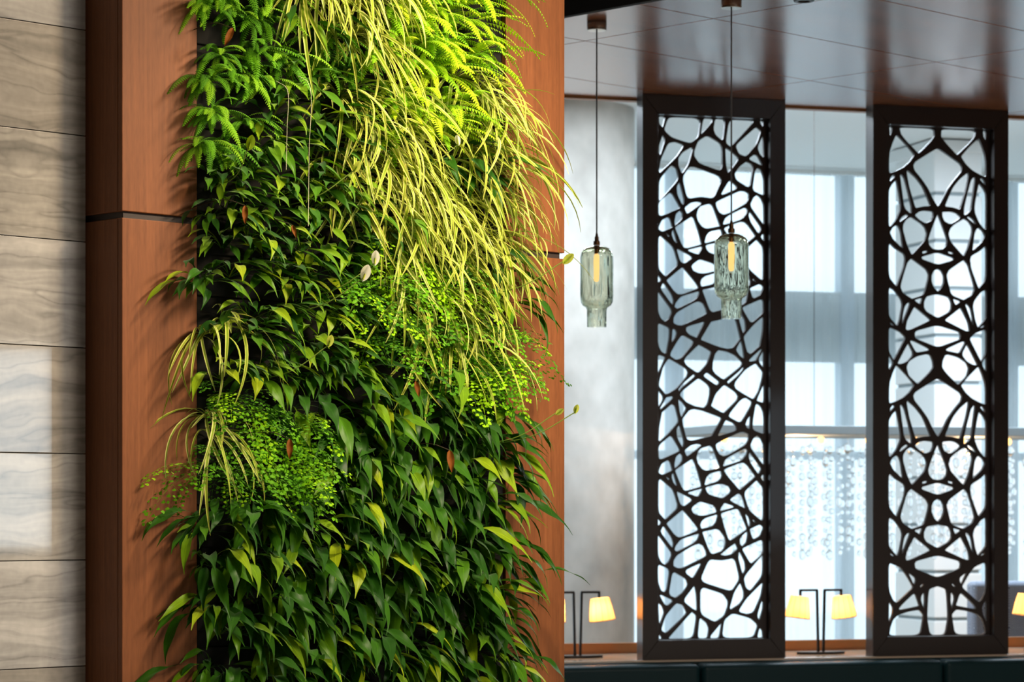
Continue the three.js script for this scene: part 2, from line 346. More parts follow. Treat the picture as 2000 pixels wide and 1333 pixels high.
for (let i = 0; i < 10; i++) lilySmall.push(stalkLeaf(rr(0.05, 0.13), rr(5, 55) * D, rr(-15, 12) * D, rr(0.1, 0.14), rr(0.024, 0.033), rr(-70, -35) * D, { sway: rr(-0.02, 0.02), fold: rr(0.15, 0.4) }));
for (let i = 0; i < 10; i++) lilyLarge.push(stalkLeaf(rr(0.06, 0.17), rr(10, 60) * D, rr(-35, 0) * D, rr(0.15, 0.21), rr(0.029, 0.041), rr(-98, -45) * D, { sway: rr(-0.04, 0.04), fold: rr(0.12, 0.34), wave: 0.3 }));
for (let i = 0; i < 12; i++) { const L = rr(0.27, 0.42); bladeLong.push(ribbon(arc(L, rr(10, 60) * D, rr(-96, -82) * D, 12, rr(0.5, 0.75)), (t) => Math.max(0.0012, 0.0122 * Math.pow(Math.sin(PI * Math.min(1, 0.16 + t * 0.84)), 0.6)), { across: 4, fold: 0.35, sway: rr(-0.07, 0.09), twist: rr(-0.9, 0.9) })); }
for (let i = 0; i < 8; i++) { const L = rr(0.13, 0.22); bladeShort.push(ribbon(arc(L, rr(20, 75) * D, rr(-70, -20) * D, 10, 0.9), (t) => Math.max(0.0012, 0.0092 * Math.pow(Math.sin(PI * Math.min(1, 0.16 + t * 0.84)), 0.6)), { across: 4, fold: 0.35, sway: rr(-0.04, 0.04), twist: rr(-0.5, 0.5) })); }
function leaflet(pos, nor, L, W, dir, up) {                          // small pointed leaflet, 4 triangles
  const side = V3().crossVectors(dir, up).normalize(), q = (l, w, u) => pos.clone().addScaledVector(dir, l * L).addScaledVector(side, w * W).addScaledVector(up, u * W);
  const v = [q(0, 0, 0), q(0.35, 0.5, 0.12), q(1, 0.05, -0.3), q(0.35, -0.5, 0.12), q(0.5, 0, -0.04)];
  for (const [a, b, c] of [[0, 1, 4], [1, 2, 4], [2, 3, 4], [3, 0, 4]]) nor.push(v[a], v[b], v[c]);
}
function frond(L, a0, a1, W, pairs, sway) {
  const n = 16, path = arc(L, a0, a1, n, 0.8), tri = [], at = (t) => { const k = Math.min(n - 1, Math.floor(t * n)), f = t * n - k, a = path[k], b = path[k + 1]; return [V3(sway * t * t, lerp(a[1], b[1], f), lerp(a[0], b[0], f)), lerp(a[2], b[2], f)]; };
  for (let i = 0; i < n; i++) { const [p] = at(i / n), [q] = at((i + 1) / n), r = 0.0014; tri.push(p.clone().setX(p.x - r), p.clone().setX(p.x + r), q.clone().setX(q.x + r), p.clone().setX(p.x - r), q.clone().setX(q.x + r), q.clone().setX(q.x - r)); }
  for (let i = 0; i < pairs; i++) {
    const t = 0.1 + 0.9 * i / pairs, [p, a] = at(t), fw = V3(0, Math.sin(a), Math.cos(a)), up = V3(0, Math.cos(a), -Math.sin(a)), k = Math.pow(Math.sin(PI * (0.12 + 0.86 * t)), 0.7);
    for (const s of [-1, 1]) { const d = V3(s, 0, 0).addScaledVector(fw, 0.32 + 0.3 * t).addScaledVector(up, -0.16 + 0.1 * noise.noise(i, s, L * 9)).normalize(); leaflet(p, tri, W * k * rr(0.85, 1.1), L / pairs * 0.7, d, up); }
  }
  return fromTri(tri);
}
function fromTri(tri) { const p = new Float32Array(tri.length * 3); tri.forEach((v, i) => v.toArray(p, i * 3)); const g = new THREE.BufferGeometry(); g.setAttribute('position', new THREE.BufferAttribute(p, 3)); g.computeVertexNormals(); return g; }
for (let i = 0; i < 6; i++) frondDeep.push(frond(rr(0.17, 0.25), rr(10, 50) * D, rr(-75, -45) * D, rr(0.02, 0.027), 22, rr(-0.03, 0.03)));
for (let i = 0; i < 6; i++) frondLong.push(frond(rr(0.24, 0.34), rr(15, 55) * D, rr(-70, -35) * D, rr(0.025, 0.033), 26, rr(-0.04, 0.04)));
function maiden(L, a0, a1, spread) {
  const n = 10, path = arc(L, a0, a1, n, 0.8), tri = [];
  const fan = (p, dir, up, s) => { const side = V3().crossVectors(dir, up).normalize(), q = (l, w) => p.clone().addScaledVector(dir, l * s).addScaledVector(side, w * s).addScaledVector(up, -0.1 * Math.abs(w) * s); const v = [q(0, 0), q(0.62, -0.62), q(0.95, -0.25), q(0.95, 0.25), q(0.62, 0.62)]; tri.push(v[0], v[2], v[1], v[0], v[3], v[2], v[0], v[4], v[3]); };
  for (let i = 2; i <= n; i++) {
    const t = i / n, [z, y, a] = path[i], fw = V3(0, Math.sin(a), Math.cos(a)), up = V3(0, Math.cos(a), -Math.sin(a)), bl = spread * Math.sin(PI * (0.15 + 0.8 * t));
    const c = V3(0, y, z);
    for (const s of [-1, 1]) {
      const d = V3(s, 0, 0).addScaledVector(fw, 0.5).addScaledVector(up, rr(-0.5, 0.05)).normalize(), m = Math.max(2, Math.round(bl / 0.012));
      const e = c.clone().addScaledVector(d, bl), r = up.clone().multiplyScalar(0.0006); tri.push(c.clone().add(r), c.clone().sub(r), e);
      for (let k = 1; k <= m; k++) { const p = c.clone().addScaledVector(d, bl * k / m).addScaledVector(fw, rr(-0.004, 0.004)); fan(p, V3(d.x * 0.4, d.y * 0.4, d.z * 0.4).addScaledVector(fw, k % 2 ? 0.8 : -0.5).addScaledVector(up, rr(-0.5, 0.2)).normalize(), up, rr(0.0075, 0.0115)); }
    }
    if (i < n) { const [z2, y2] = path[i + 1]; tri.push(V3(-0.0008, y, z), V3(0.0008, y, z), V3(0, y2, z2)); }
  }
  const [z0, y0] = path[0], [z1, y1] = path[2]; tri.push(V3(-0.001, y0, z0), V3(0.001, y0, z0), V3(0, y1, z1));
  return fromTri(tri);
}
for (let i = 0; i < 6; i++) maidenF.push(maiden(rr(0.17, 0.28), rr(15, 60) * D, rr(-85, -40) * D, rr(0.026, 0.044)));

function plantGroup(name, label, group, s, y, n = -0.004) { const o = thing(name, label, 'plant', V3(0, 0, 0), 0, group); place(o, WALL_O, WALL_T, s, y, n); return o; }
function sprout(o, name, geo, mat, az, tilt, roll, sc) { const m = mesh(name, geo, mat, o); m.rotation.order = 'YXZ'; m.rotation.set(tilt, az, roll); m.scale.setScalar(sc); return m; }
const inPoly = (x, y, poly) => { let c = false; for (let i = 0, j = poly.length - 1; i < poly.length; j = i++) { const [a, b] = poly[i], [p, q] = poly[j]; if ((b > y) !== (q > y) && x < (p - a) * (y - b) / (q - b) + a) c = !c; } return c; };
const ZONES = [                                                       // where each kind is rooted, in the photograph's pixels on the wall plane
  ['bare', [[875, -200], [1100, -200], [1100, 160], [930, 170], [890, 60]]],
  ['spider', [[535, -220], [735, -220], [750, 70], [690, 110], [600, 60], [545, 20]]],
  ['spider', [[640, 190], [720, 170], [800, 300], [900, 390], [985, 330], [1000, 470], [930, 560], [860, 500], [760, 480], [690, 420], [650, 330]]],
  ['spider', [[880, 150], [1000, 150], [1000, 330], [900, 330]]],
  ['fernBright', [[735, -220], [910, -220], [940, 170], [880, 330], [800, 290], [740, 160]]],
  ['fernDeep', [[370, -220], [540, -220], [560, 120], [520, 220], [470, 330], [370, 300]]],
  ['fernDeep', [[600, 60], [690, 110], [680, 190], [640, 200], [590, 140]]],
  ['maidenPale', [[810, 430], [880, 450], [870, 520], [800, 500]]],
  ['mixed', [[730, 490], [930, 540], [965, 720], [780, 690]]],
  ['maiden', [[650, 520], [760, 560], [780, 760], [690, 740]]],
  ['maiden', [[780, 600], [960, 600], [980, 780], [800, 740]]],
  ['spiderShort', [[395, 790], [455, 790], [455, 860], [395, 860]]],
  ['maiden', [[370, 770], [430, 770], [560, 800], [640, 880], [600, 990], [500, 960], [420, 1010], [370, 1010]]],
  ['spiderShort', [[370, 600], [430, 600], [450, 690], [370, 700]]],
  ['lilySmall', [[370, 200], [660, 130], [680, 420], [720, 560], [640, 800], [370, 800]]],
];
const kindAt = (x, y) => { for (const [k, p] of ZONES) if (inPoly(x, y, p)) return k; return 'lilyLarge'; };
const SPEC = {
  lilySmall: ['peace_lily', 'short-leaved peace lily', 'short-leaved peace lilies of the living wall'],
  lilyLarge: ['peace_lily', 'long-leaved peace lily', 'long-leaved peace lilies of the living wall'],
  spider: ['spider_plant', 'long cream-edged spider plant', 'cascading spider plants of the living wall'],
  spiderShort: ['spider_plant', 'small striped spider plant', 'small striped spider plants at the wood frame'],
  fernDeep: ['sword_fern', 'deep green sword fern', 'deep green ferns of the living wall'],
  fernBright: ['sword_fern', 'yellow-green sword fern', 'bright ferns of the living wall'],
  maiden: ['maidenhair_fern', 'maidenhair fern', 'maidenhair ferns of the living wall'],
  maidenPale: ['maidenhair_fern', 'pale lime maidenhair fern', 'pale maidenhair ferns of the living wall'],
};
const beside = (s) => s < S0 + 0.25 ? 'by the tile-side frame' : s > S1 - 0.25 ? 'by the pendant-side frame' : s < S0 + 0.49 ? 'nearer the tile-side frame' : s > S1 - 0.49 ? 'nearer the pendant-side frame' : 'midway between the frames';
const level = (y) => y > 2.85 ? 'well above the pillar joint' : y > 2.5 ? 'just above the pillar joint' : y > 2.15 ? 'just below the pillar joint' : y > 1.8 ? 'below the pillar joint' : y > 1.45 ? 'well below the joint' : 'near the foot of the wall';
function grow(kind, s, y, px) {
  const [name, looks, group] = SPEC[kind], o = plantGroup(name, looks, group, s, y);
  const edge = s < S0 + 0.06 ? 1 : 0, az = (r) => rr(edge ? -1.5 : -r, s > S1 - 0.06 ? r * 1.0 : r);
  if (kind === 'lilySmall') for (let i = 0; i < 15; i++) { sprout(o, 'leaf', pick(lilySmall), pick(rnd() < 0.17 ? G.lilyPale : rnd() < 0.55 ? G.lilyMid : G.lilyDark), az(1.25), rr(-0.35, 0.3), rr(-0.35, 0.35), rr(0.8, 1.15)); }
  if (kind === 'lilyLarge') for (let i = 0; i < 10; i++) { sprout(o, 'leaf', pick(lilyLarge), pick(rnd() < 0.09 ? G.lilyPale : rnd() < 0.24 ? G.lilyMid : G.lilyDark), az(1.2), rr(-0.35, 0.3), rr(-0.35, 0.35), rr(0.75, 1.1)); }
  if (kind === 'spider') { for (let i = 0; i < 22; i++) sprout(o, 'blade', pick(bladeLong), pick(G.blade), az(1.3), rr(-0.35, 0.2), rr(-0.45, 0.45), rr(0.6, 1.1)); for (let i = 0; i < 9; i++) sprout(o, 'blade', pick(bladeShort), pick(G.blade), az(1.3), rr(-0.5, 0.2), rr(-0.3, 0.3), rr(0.8, 1.15)); }
  if (kind === 'spiderShort') for (let i = 0; i < 16; i++) sprout(o, 'blade', pick(rnd() < 0.6 ? bladeLong : bladeShort), pick(G.blade), az(1.0), rr(-0.2, 0.3), rr(-0.3, 0.3), rr(0.65, 0.95));
  if (kind === 'fernDeep') for (let i = 0; i < 20; i++) sprout(o, 'frond', pick(frondDeep), pick(G.fernDeep), az(1.25), rr(-0.45, 0.35), rr(-0.35, 0.35), rr(0.55, 0.95));
  if (kind === 'fernBright') for (let i = 0; i < 13; i++) sprout(o, 'frond', pick(frondLong), pick(G.fernBright), az(1.2), rr(-0.4, 0.3), rr(-0.3, 0.3), rr(0.7, 1.05));
  if (kind === 'maiden' || kind === 'maidenPale') for (let i = 0; i < 11; i++) sprout(o, 'frond', pick(maidenF), pick(kind === 'maiden' ? (rnd() < 0.2 ? G.maidenPale : G.maiden) : G.maidenPale), az(1.15), rr(-0.35, 0.3), rr(-0.3, 0.3), rr(0.85, 1.3));
  if (edge && (kind === 'lilySmall' || kind === 'lilyLarge')) for (let i = 0; i < 9; i++) sprout(o, 'leaf', pick(lilySmall), pick(rnd() < 0.4 ? G.lilyMid : G.lilyDark), rr(-1.25, -0.3), rr(-0.4, 0.4), rr(-0.4, 0.4), rr(0.5, 0.85));
  if (edge && kind === 'fernDeep') for (let i = 0; i < 7; i++) sprout(o, 'frond', pick(frondDeep), pick(G.fernDeep), rr(-1.25, -0.3), rr(-0.4, 0.4), rr(-0.4, 0.4), rr(0.45, 0.75));
  const lime = name === 'peace_lily' ? o.children.filter((c) => G.lilyPale.includes(c.material)).length : 0;
  o.userData.label = (lime > 2 ? 'heavily lime-flecked ' : lime ? 'lime-flecked ' : '') + looks + ' ' + beside(s) + ', ' + level(y);
}
seed = 23;
for (let j = 0, y = 1.0; y < 3.42; y += 0.094, j++) for (let s = S0 + 0.022 + (j % 2) * 0.05; s < S1 - 0.01; s += 0.105) {
  const ss = Math.min(S1 - 0.02, Math.max(S0 + 0.02, s + rr(-0.025, 0.025))), yy = y + rr(-0.025, 0.025), [px, py] = toPixel(ss, yy, 0);
  let k = kindAt(px, py); if (k === 'mixed') { const q = rnd(); k = q < 0.55 ? 'spider' : q < 0.8 ? 'maidenPale' : 'maiden'; } if (k === 'bare' ? rnd() < 0.8 : false) continue;
  grow(k === 'bare' ? 'fernBright' : k, ss, yy, px);
}
// flowering peace lilies and single striking leaves
seed = 31;
function flower(px, py, n, size, mat, label, lean) {
  const [s, y] = wallAt(px, py, n), [s0, y0] = [Math.min(S1 - 0.03, Math.max(S0 + 0.03, s - 0.1)), y - 0.1];
  const o = plantGroup('peace_lily', label, 'flowering peace lilies of the living wall', s0, y0);
  delete o.userData.group;
  const tip = V3(s - s0, y - y0, n + 0.015);
  mesh('stem', tube([V3(0, 0, 0), V3(tip.x * 0.35, tip.y * 0.3, tip.z * 0.7), tip], 0.0016, 14, 5), G.stem, o);
  const g = ribbon(arc(size, 80 * D, 50 * D, 8), (t) => Math.max(0.0015, size * 0.5 * Math.pow(Math.sin(PI * Math.pow(t, 0.8)), 0.8)), { fold: 0.75 });
  const m = mesh('spathe', g, mat, o); m.position.copy(tip).add(V3(0, -size * 0.15, 0)); m.rotation.order = 'YXZ'; m.rotation.set(0.1, -0.75, lean);
  const sp = mesh('spadix', new THREE.CapsuleGeometry(size * 0.05, size * 0.4, 3, 6).translate(0, size * 0.35, 0.004), mat === G.spathe[0] ? G.bud[0] : G.lilyPale[0], o); sp.position.copy(m.position); sp.rotation.copy(m.rotation);
  for (let i = 0; i < 3; i++) sprout(o, 'leaf', pick(lilySmall), pick(G.lilyMid), rr(-1, 1), rr(-0.3, 0.2), rr(-0.3, 0.3), rr(0.7, 0.9));
}
flower(703, 545, 0.27, 0.058, G.spathe[0], 'peace lily with a narrow white spathe, lower of the white pair', -0.35);
flower(727, 515, 0.27, 0.05, G.spathe[0], 'peace lily with an upright white spathe, upper of the white pair', -0.1);
flower(891, 282, 0.2, 0.036, G.spathe[0], 'peace lily with a small white spathe among the bright ferns', 0.2);
flower(480, 290, 0.2, 0.05, G.lilyPale[0], 'peace lily with a green-veined spathe in front of the sword ferns', -0.3);
flower(686, 334, 0.24, 0.042, G.bud[0], 'peace lily with a yellow spathe next to the cascading blades', -0.5);
flower(636, 675, 0.24, 0.042, G.bud[0], 'peace lily with a furled lime bud above dark leaves', -0.3);
flower(1080, 808, 0.3, 0.034, G.bud[0], 'peace lily with a nodding lime bud over the wood frame', -0.9);
flower(1118, 806, 0.36, 0.034, G.bud[0], 'peace lily with a lime bud reaching past the pillar edge', -0.25);
flower(1094, 512, 0.33, 0.05, G.bud[0], 'peace lily with a pale yellow bud near the pillar joint', -0.8);
function withered(px, py, n, len, label, lean) {
  const [s, y] = wallAt(px, py, n), o = thing('dead_leaf', label, 'leaf', V3(0, 0, 0)); place(o, WALL_O, WALL_T, s, y, n);
  const m = mesh('blade', ribbon(arc(len, -60 * D, -95 * D, 8), (t) => Math.max(0.0015, len * 0.32 * Math.pow(Math.sin(PI * Math.pow(t, 0.8)), 0.8)), { fold: 0.6, wave: 0.3 }), G.brown[0], o); m.rotation.set(0, -0.7, lean);
  mesh('stalk', tube([V3(0, 0, 0), V3(-0.02, 0.02, -0.06), V3(-0.03, 0.01, -n)], 0.0014, 10, 4), G.stemDark, o);
}
withered(479, 402, 0.2, 0.055, 'upright withered brown leaf tip among short peace lily leaves', 0);
withered(571, 440, 0.2, 0.04, 'small curled brown leaf between peace lily leaves', 0.3);
withered(566, 858, 0.22, 0.06, 'orange-brown withered leaf hanging below a yellowing leaf', 0);
withered(812, 745, 0.22, 0.05, 'rusty brown dried frond below the maidenhair ferns', 0.2);
withered(878, 880, 0.22, 0.07, 'long dried brown frond beside the dark peace lilies', 0.1);
withered(455, 55, 0.14, 0.06, 'dried brown frond amid the deep green ferns', -0.4);
// tying wires hanging in front of the leaves
for (const [px, y0, y1, label] of [[560, 175, 332, 'thin pale tying wire ending in a dried sprig'], [603, 165, 442, 'long thin pale tying wire hanging before the leaves']]) {
  const n = 0.21, [s, ya] = wallAt(px, y0, n), [, yb] = wallAt(px, y1, n), o = thing('hanging_wire', label, 'wire', V3(0, 0, 0)); place(o, WALL_O, WALL_T, s, 0, n);
  mesh('strand', tube([V3(0.002, ya + 0.03, -0.05), V3(0.002, ya, 0), V3(0, (ya + yb) / 2, 0.001), V3(-0.002, yb, 0)], 0.0008, 20, 5), M.wire, o);
}

// ------------------------------------------------------------------ fretwork screens
const fillet = (pts) => {
  const out = [], n = pts.length;
  for (let i = 0; i < n; i++) {
    const a = pts[(i + n - 1) % n], b = pts[i], c = pts[(i + 1) % n], p = [lerp(b[0], a[0], 0.25), lerp(b[1], a[1], 0.25)], q = [lerp(b[0], c[0], 0.25), lerp(b[1], c[1], 0.25)];
    for (const t of [0, 0.33, 0.67, 1]) { const u = 1 - t; out.push([u * u * p[0] + 2 * u * t * b[0] + t * t * q[0], u * u * p[1] + 2 * u * t * b[1] + t * t * q[1]]); }
  }
  return out;
};
const clipRect = (poly, x0, x1, y0, y1) => {
  for (const [ax, k, sg] of [[0, x0, 1], [0, x1, -1], [1, y0, 1], [1, y1, -1]]) {
    const out = [];
    for (let i = 0; i < poly.length; i++) { const p = poly[i], q = poly[(i + 1) % poly.length], a = (p[ax] - k) * sg, b = (q[ax] - k) * sg; if (a >= 0) out.push(p); if (a * b < 0) { const t = a / (a - b); out.push([lerp(p[0], q[0], t), lerp(p[1], q[1], t)]); } }
    poly = out; if (poly.length < 3) return [];
  }
  return poly;
};
const area = (p) => { let a = 0; for (let i = 0; i < p.length; i++) { const [x, y] = p[i], [u, v] = p[(i + 1) % p.length]; a += x * v - u * y; } return a / 2; };
const SETBACK = -0.05;
// outlines read off the photograph, in units of a 7.2x (first) and 7.4x (second) enlargement
const HOLES1 = [
  [[672, 180], [730, 122], [915, 262], [865, 315]],
  [[545, 150], [572, 178], [385, 335], [335, 400], [325, 365], [400, 275]],
  [[190, -74], [330, 5], [440, 75], [465, 125], [450, 180], [310, 350], [180, 430], [140, 435], [115, 400], [50, 320], [60, 240], [110, 50]],
  [[615, 205], [735, 290], [775, 350], [770, 450], [740, 570], [690, 628], [560, 605], [440, 550], [345, 450], [370, 400], [480, 310]],
  [[975, 295], [1140, 410], [1172, 470], [1150, 520], [1010, 660], [960, 705], [785, 605], [800, 560], [850, 430]],
  [[1290, 488], [1365, 540], [1355, 590], [1270, 740], [1215, 820], [1170, 828], [1030, 750], [1060, 690], [1180, 540], [1230, 500]],
  [[1412, 585], [1440, 572], [1485, 600], [1520, 670], [1535, 760], [1535, 1005], [1370, 935], [1375, 800]],
  [[1345, 720], [1335, 900], [1320, 925], [1285, 905], [1270, 860], [1290, 800]],
  [[1535, 285], [1535, 562], [1428, 528], [1440, 490], [1500, 350]],
  [[45, 370], [110, 460], [115, 510], [60, 610], [45, 600]],
  [[250, 465], [255, 490], [75, 655], [70, 630], [130, 530], [155, 480]],
  [[235, 570], [285, 605], [330, 790], [325, 830], [200, 980], [45, 1120], [55, 900], [95, 690], [110, 680]],
  [[320, 500], [385, 545], [440, 625], [430, 660], [370, 770], [345, 690]],
  [[480, 660], [560, 645], [680, 670], [930, 765], [935, 785], [800, 1015], [790, 1025], [450, 1105], [375, 800], [390, 775]],
  [[995, 795], [1100, 840], [1145, 890], [1145, 930], [1120, 955], [890, 1025], [885, 1010], [960, 860]],
  [[345, 860], [410, 1110], [395, 1180], [375, 1175], [310, 1050], [300, 960], [305, 920]],
  [[210, 1020], [245, 1035], [350, 1215], [340, 1240], [50, 1370], [45, 1160]],
  [[410, 1230], [500, 1155], [590, 1135], [665, 1150], [590, 1210], [455, 1310], [440, 1300]],
  [[850, 1135], [1190, 970], [1260, 970], [1320, 1000], [1315, 1080], [1270, 1150], [1040, 1285], [960, 1310], [900, 1280], [860, 1200]],
  [[1435, 1015], [1490, 1060], [1530, 1150], [1535, 1420], [1515, 1425], [1350, 1200], [1340, 1150], [1380, 1060]],
  ...[
    [[770, -30], [815, 0], [915, 270], [910, 285], [720, 325], [660, 300], [600, 220], [580, 140], [600, 60], [640, 10]],
    [[1265, 10], [1305, 35], [1290, 90], [1220, 180], [960, 265], [955, 240], [985, 170], [1050, 120]],
    [[1325, 70], [1345, 75], [1500, 290], [1465, 365], [1440, 360], [1340, 210], [1315, 130]],
    [[350, 75], [385, 110], [385, 180], [350, 230], [275, 295], [270, 230], [290, 130]],
    [[180, 175], [210, 195], [245, 310], [230, 325], [100, 385], [50, 355], [50, 320], [90, 225]],
    [[520, 155], [550, 185], [600, 330], [655, 530], [640, 550], [450, 605], [405, 600], [370, 550], [280, 330], [290, 310]],
    [[930, 325], [945, 380], [930, 430], [880, 475], [705, 530], [695, 510], [720, 420], [770, 365]],
    [[960, 310], [1200, 215], [1260, 215], [1310, 255], [1415, 400], [1400, 420], [1200, 590], [1180, 590], [1010, 390]],
    [[140, 390], [205, 440], [200, 455], [175, 445]],
    [[260, 350], [310, 530], [295, 540], [255, 490], [232, 420], [238, 370]],
    [[665, 575], [665, 600], [610, 690], [560, 680], [465, 645], [465, 630]],
    [[705, 560], [880, 515], [960, 515], [1040, 545], [1070, 600], [1050, 640], [950, 715], [760, 660], [725, 620]],
    [[305, 610], [540, 730], [430, 815], [390, 820], [350, 790], [310, 660]],
    [[75, 435], [245, 580], [280, 660], [320, 800], [310, 860], [150, 1010], [130, 1005], [45, 910], [45, 470]],
    [[1535, 375], [1535, 470], [1520, 470], [1485, 420], [1500, 390]],
  ].map((p) => p.map(([x, y]) => [x, y + 1189])),
];
const ENDS1 = [
  [[45, 40], [155, 40], [105, 245], [60, 200]], [[210, 40], [650, 40], [610, 380], [490, 470], [230, 385], [120, 280]], [[690, 40], [815, 40], [800, 170], [660, 330], [640, 335]],
  [[855, 40], [995, 40], [955, 440], [850, 350], [820, 270]], [[1055, 40], [1405, 40], [1380, 180], [1100, 480], [1060, 520], [990, 460]], [[1420, 235], [1490, 290], [1430, 480], [1280, 655], [1180, 620], [1135, 520], [1150, 480]],
  [[1475, 40], [1530, 40], [1515, 240], [1480, 190]], [[1515, 340], [1530, 680], [1470, 620], [1440, 530]], [[735, 355], [945, 480], [945, 870], [620, 750], [550, 650], [550, 580], [600, 440]],
  [[985, 525], [1060, 570], [1165, 660], [1165, 710], [1050, 860], [1020, 885], [995, 760]], [[1395, 625], [1440, 640], [1520, 795], [1310, 690]], [[1285, 725], [1360, 760], [1380, 810], [1330, 1105], [1140, 985], [1115, 900], [1180, 800]],
  [[1440, 815], [1490, 840], [1530, 960], [1535, 1210], [1365, 1130], [1405, 850]], [[105, 340], [135, 400], [130, 450], [70, 640], [50, 600], [55, 500]],
  [[180, 470], [280, 445], [410, 490], [300, 660], [60, 890], [50, 860], [80, 690]], [[515, 520], [530, 550], [470, 760], [375, 905], [325, 770], [325, 680], [380, 600]], [[230, 770], [300, 820], [335, 970], [70, 1270], [50, 1270], [55, 980]],
  [[480, 800], [550, 795], [955, 945], [825, 1245], [640, 1220], [450, 1250], [380, 950]], [[1045, 980], [1150, 1070], [1140, 1115], [910, 1210]], [[345, 1005], [410, 1250], [400, 1330], [375, 1325], [310, 1190], [300, 1080]],
].map((p) => p.map(([x, y]) => [x, y - 3566]));
const at2 = (dy, list) => list.map((p) => p.map(([x, y]) => [x, y + dy]));
const CEN2 = [                                                        // left half of holes on the mirror line
  [[755, 400], [620, 480], [430, 600], [400, 650], [415, 720], [520, 850], [610, 980], [690, 1150], [755, 1255]],
  ...at2(1185, [[[755, 165], [715, 260], [650, 430], [615, 540], [630, 620], [680, 675], [755, 690]], [[755, 725], [530, 790], [520, 810], [540, 830], [755, 905]], [[755, 965], [700, 990], [665, 1060], [665, 1150], [700, 1240], [755, 1295]]]),
  ...at2(2369, [[[755, 150], [660, 165], [590, 185], [555, 260], [555, 340], [590, 400], [755, 495]], [[755, 595], [440, 680], [420, 720], [430, 780], [460, 800], [755, 920]]]),
];
const LEFT2 = [
  [[310, 715], [440, 830], [540, 960], [650, 1225], [640, 1240], [540, 1245], [440, 1270], [425, 1250], [340, 960], [305, 770]],
  [[205, 780], [240, 790], [275, 840], [330, 1050], [375, 1250], [375, 1340], [355, 1345], [290, 1290], [265, 1230], [240, 1040]],
  [[155, 860], [185, 1000], [220, 1210], [215, 1300], [160, 1430], [90, 1520], [45, 1540], [45, 1010], [90, 930]],
  [[110, 780], [140, 810], [60, 890], [70, 830]],
  [[155, 200], [300, 350], [415, 490], [405, 520], [350, 600], [260, 680], [150, 735], [50, 770], [50, 560], [60, 450], [100, 330]],
  ...at2(1185, [
    [[420, 190], [480, 140], [560, 122], [690, 135], [690, 200], [660, 270], [600, 300], [560, 300], [480, 250]],
    [[370, 210], [520, 310], [575, 370], [600, 450], [570, 560], [390, 755], [370, 750], [310, 620], [250, 400], [255, 320], [300, 250]],
    [[325, 180], [325, 200], [210, 285], [200, 270], [230, 220], [285, 180]],
    [[155, 330], [190, 350], [220, 420], [250, 660], [240, 665], [110, 540], [60, 440], [100, 370]],
    [[530, 715], [610, 700], [600, 730], [530, 745]],
    [[45, 575], [140, 670], [270, 750], [285, 810], [270, 930], [165, 1210], [150, 1215], [45, 1080]],
    [[370, 815], [400, 830], [590, 970], [625, 1040], [620, 1100], [560, 1335], [400, 1392], [375, 1395], [250, 1315], [215, 1230], [230, 1150], [310, 880]],
  ]),
  ...at2(2369, [
    [[45, 40], [130, 90], [225, 220], [245, 300], [210, 500], [175, 600], [160, 600], [80, 510], [45, 450]],
    [[410, 235], [530, 200], [530, 225], [505, 285], [490, 290]],
    [[415, 330], [440, 340], [650, 515], [640, 530], [350, 665], [300, 665], [290, 640], [310, 530]],
    [[345, 260], [355, 290], [250, 560], [235, 570], [250, 440], [270, 340], [300, 290]],
    [[60, 550], [135, 605], [125, 610], [75, 590]],
  ]),
];
const LOW2 = at2(2369, [
  [[45, 620], [210, 690], [280, 760], [285, 790], [240, 880], [125, 1100], [110, 1095], [50, 980], [45, 900]],
  [[360, 815], [420, 830], [630, 935], [635, 960], [460, 990], [430, 975], [355, 840]],
  [[325, 855], [345, 880], [395, 980], [395, 1030], [330, 1110], [240, 1155], [175, 1155], [180, 1130]],
  [[45, 1020], [110, 1120], [100, 1170], [45, 1260]],
  [[300, 1200], [340, 1120], [450, 1050], [600, 1015], [650, 1030], [685, 1111], [695, 1201], [640, 1281], [470, 1449], [445, 1436], [330, 1321]],
]);
const TOP2 = [[[190, 60], [695, 60], [710, 230], [640, 320], [490, 470], [470, 475], [300, 300], [220, 200]], [[50, 60], [100, 60], [90, 180], [60, 230]]];
const FOOT2C = at2(6257, [[[755, 485], [630, 530], [615, 640], [600, 950], [650, 1230], [755, 1230]]]);
const FOOT2 = at2(6257, [
  [[565, 580], [570, 700], [555, 830], [510, 690], [515, 630], [540, 590]],
  [[45, 140], [220, 215], [300, 320], [400, 490], [390, 520], [180, 715], [150, 725], [110, 690], [60, 580], [45, 480]],
  [[325, 285], [430, 360], [440, 400], [420, 460], [400, 450]],
  [[425, 575], [490, 760], [480, 775], [210, 830], [190, 815], [240, 750]],
  [[490, 830], [550, 900], [545, 960], [500, 1230], [45, 1230], [70, 1080], [110, 970], [180, 905], [330, 855]],
  [[50, 690], [110, 800], [100, 900], [55, 1010], [45, 1000]],
  [[550, 440], [550, 470], [510, 505], [495, 490]],
]);
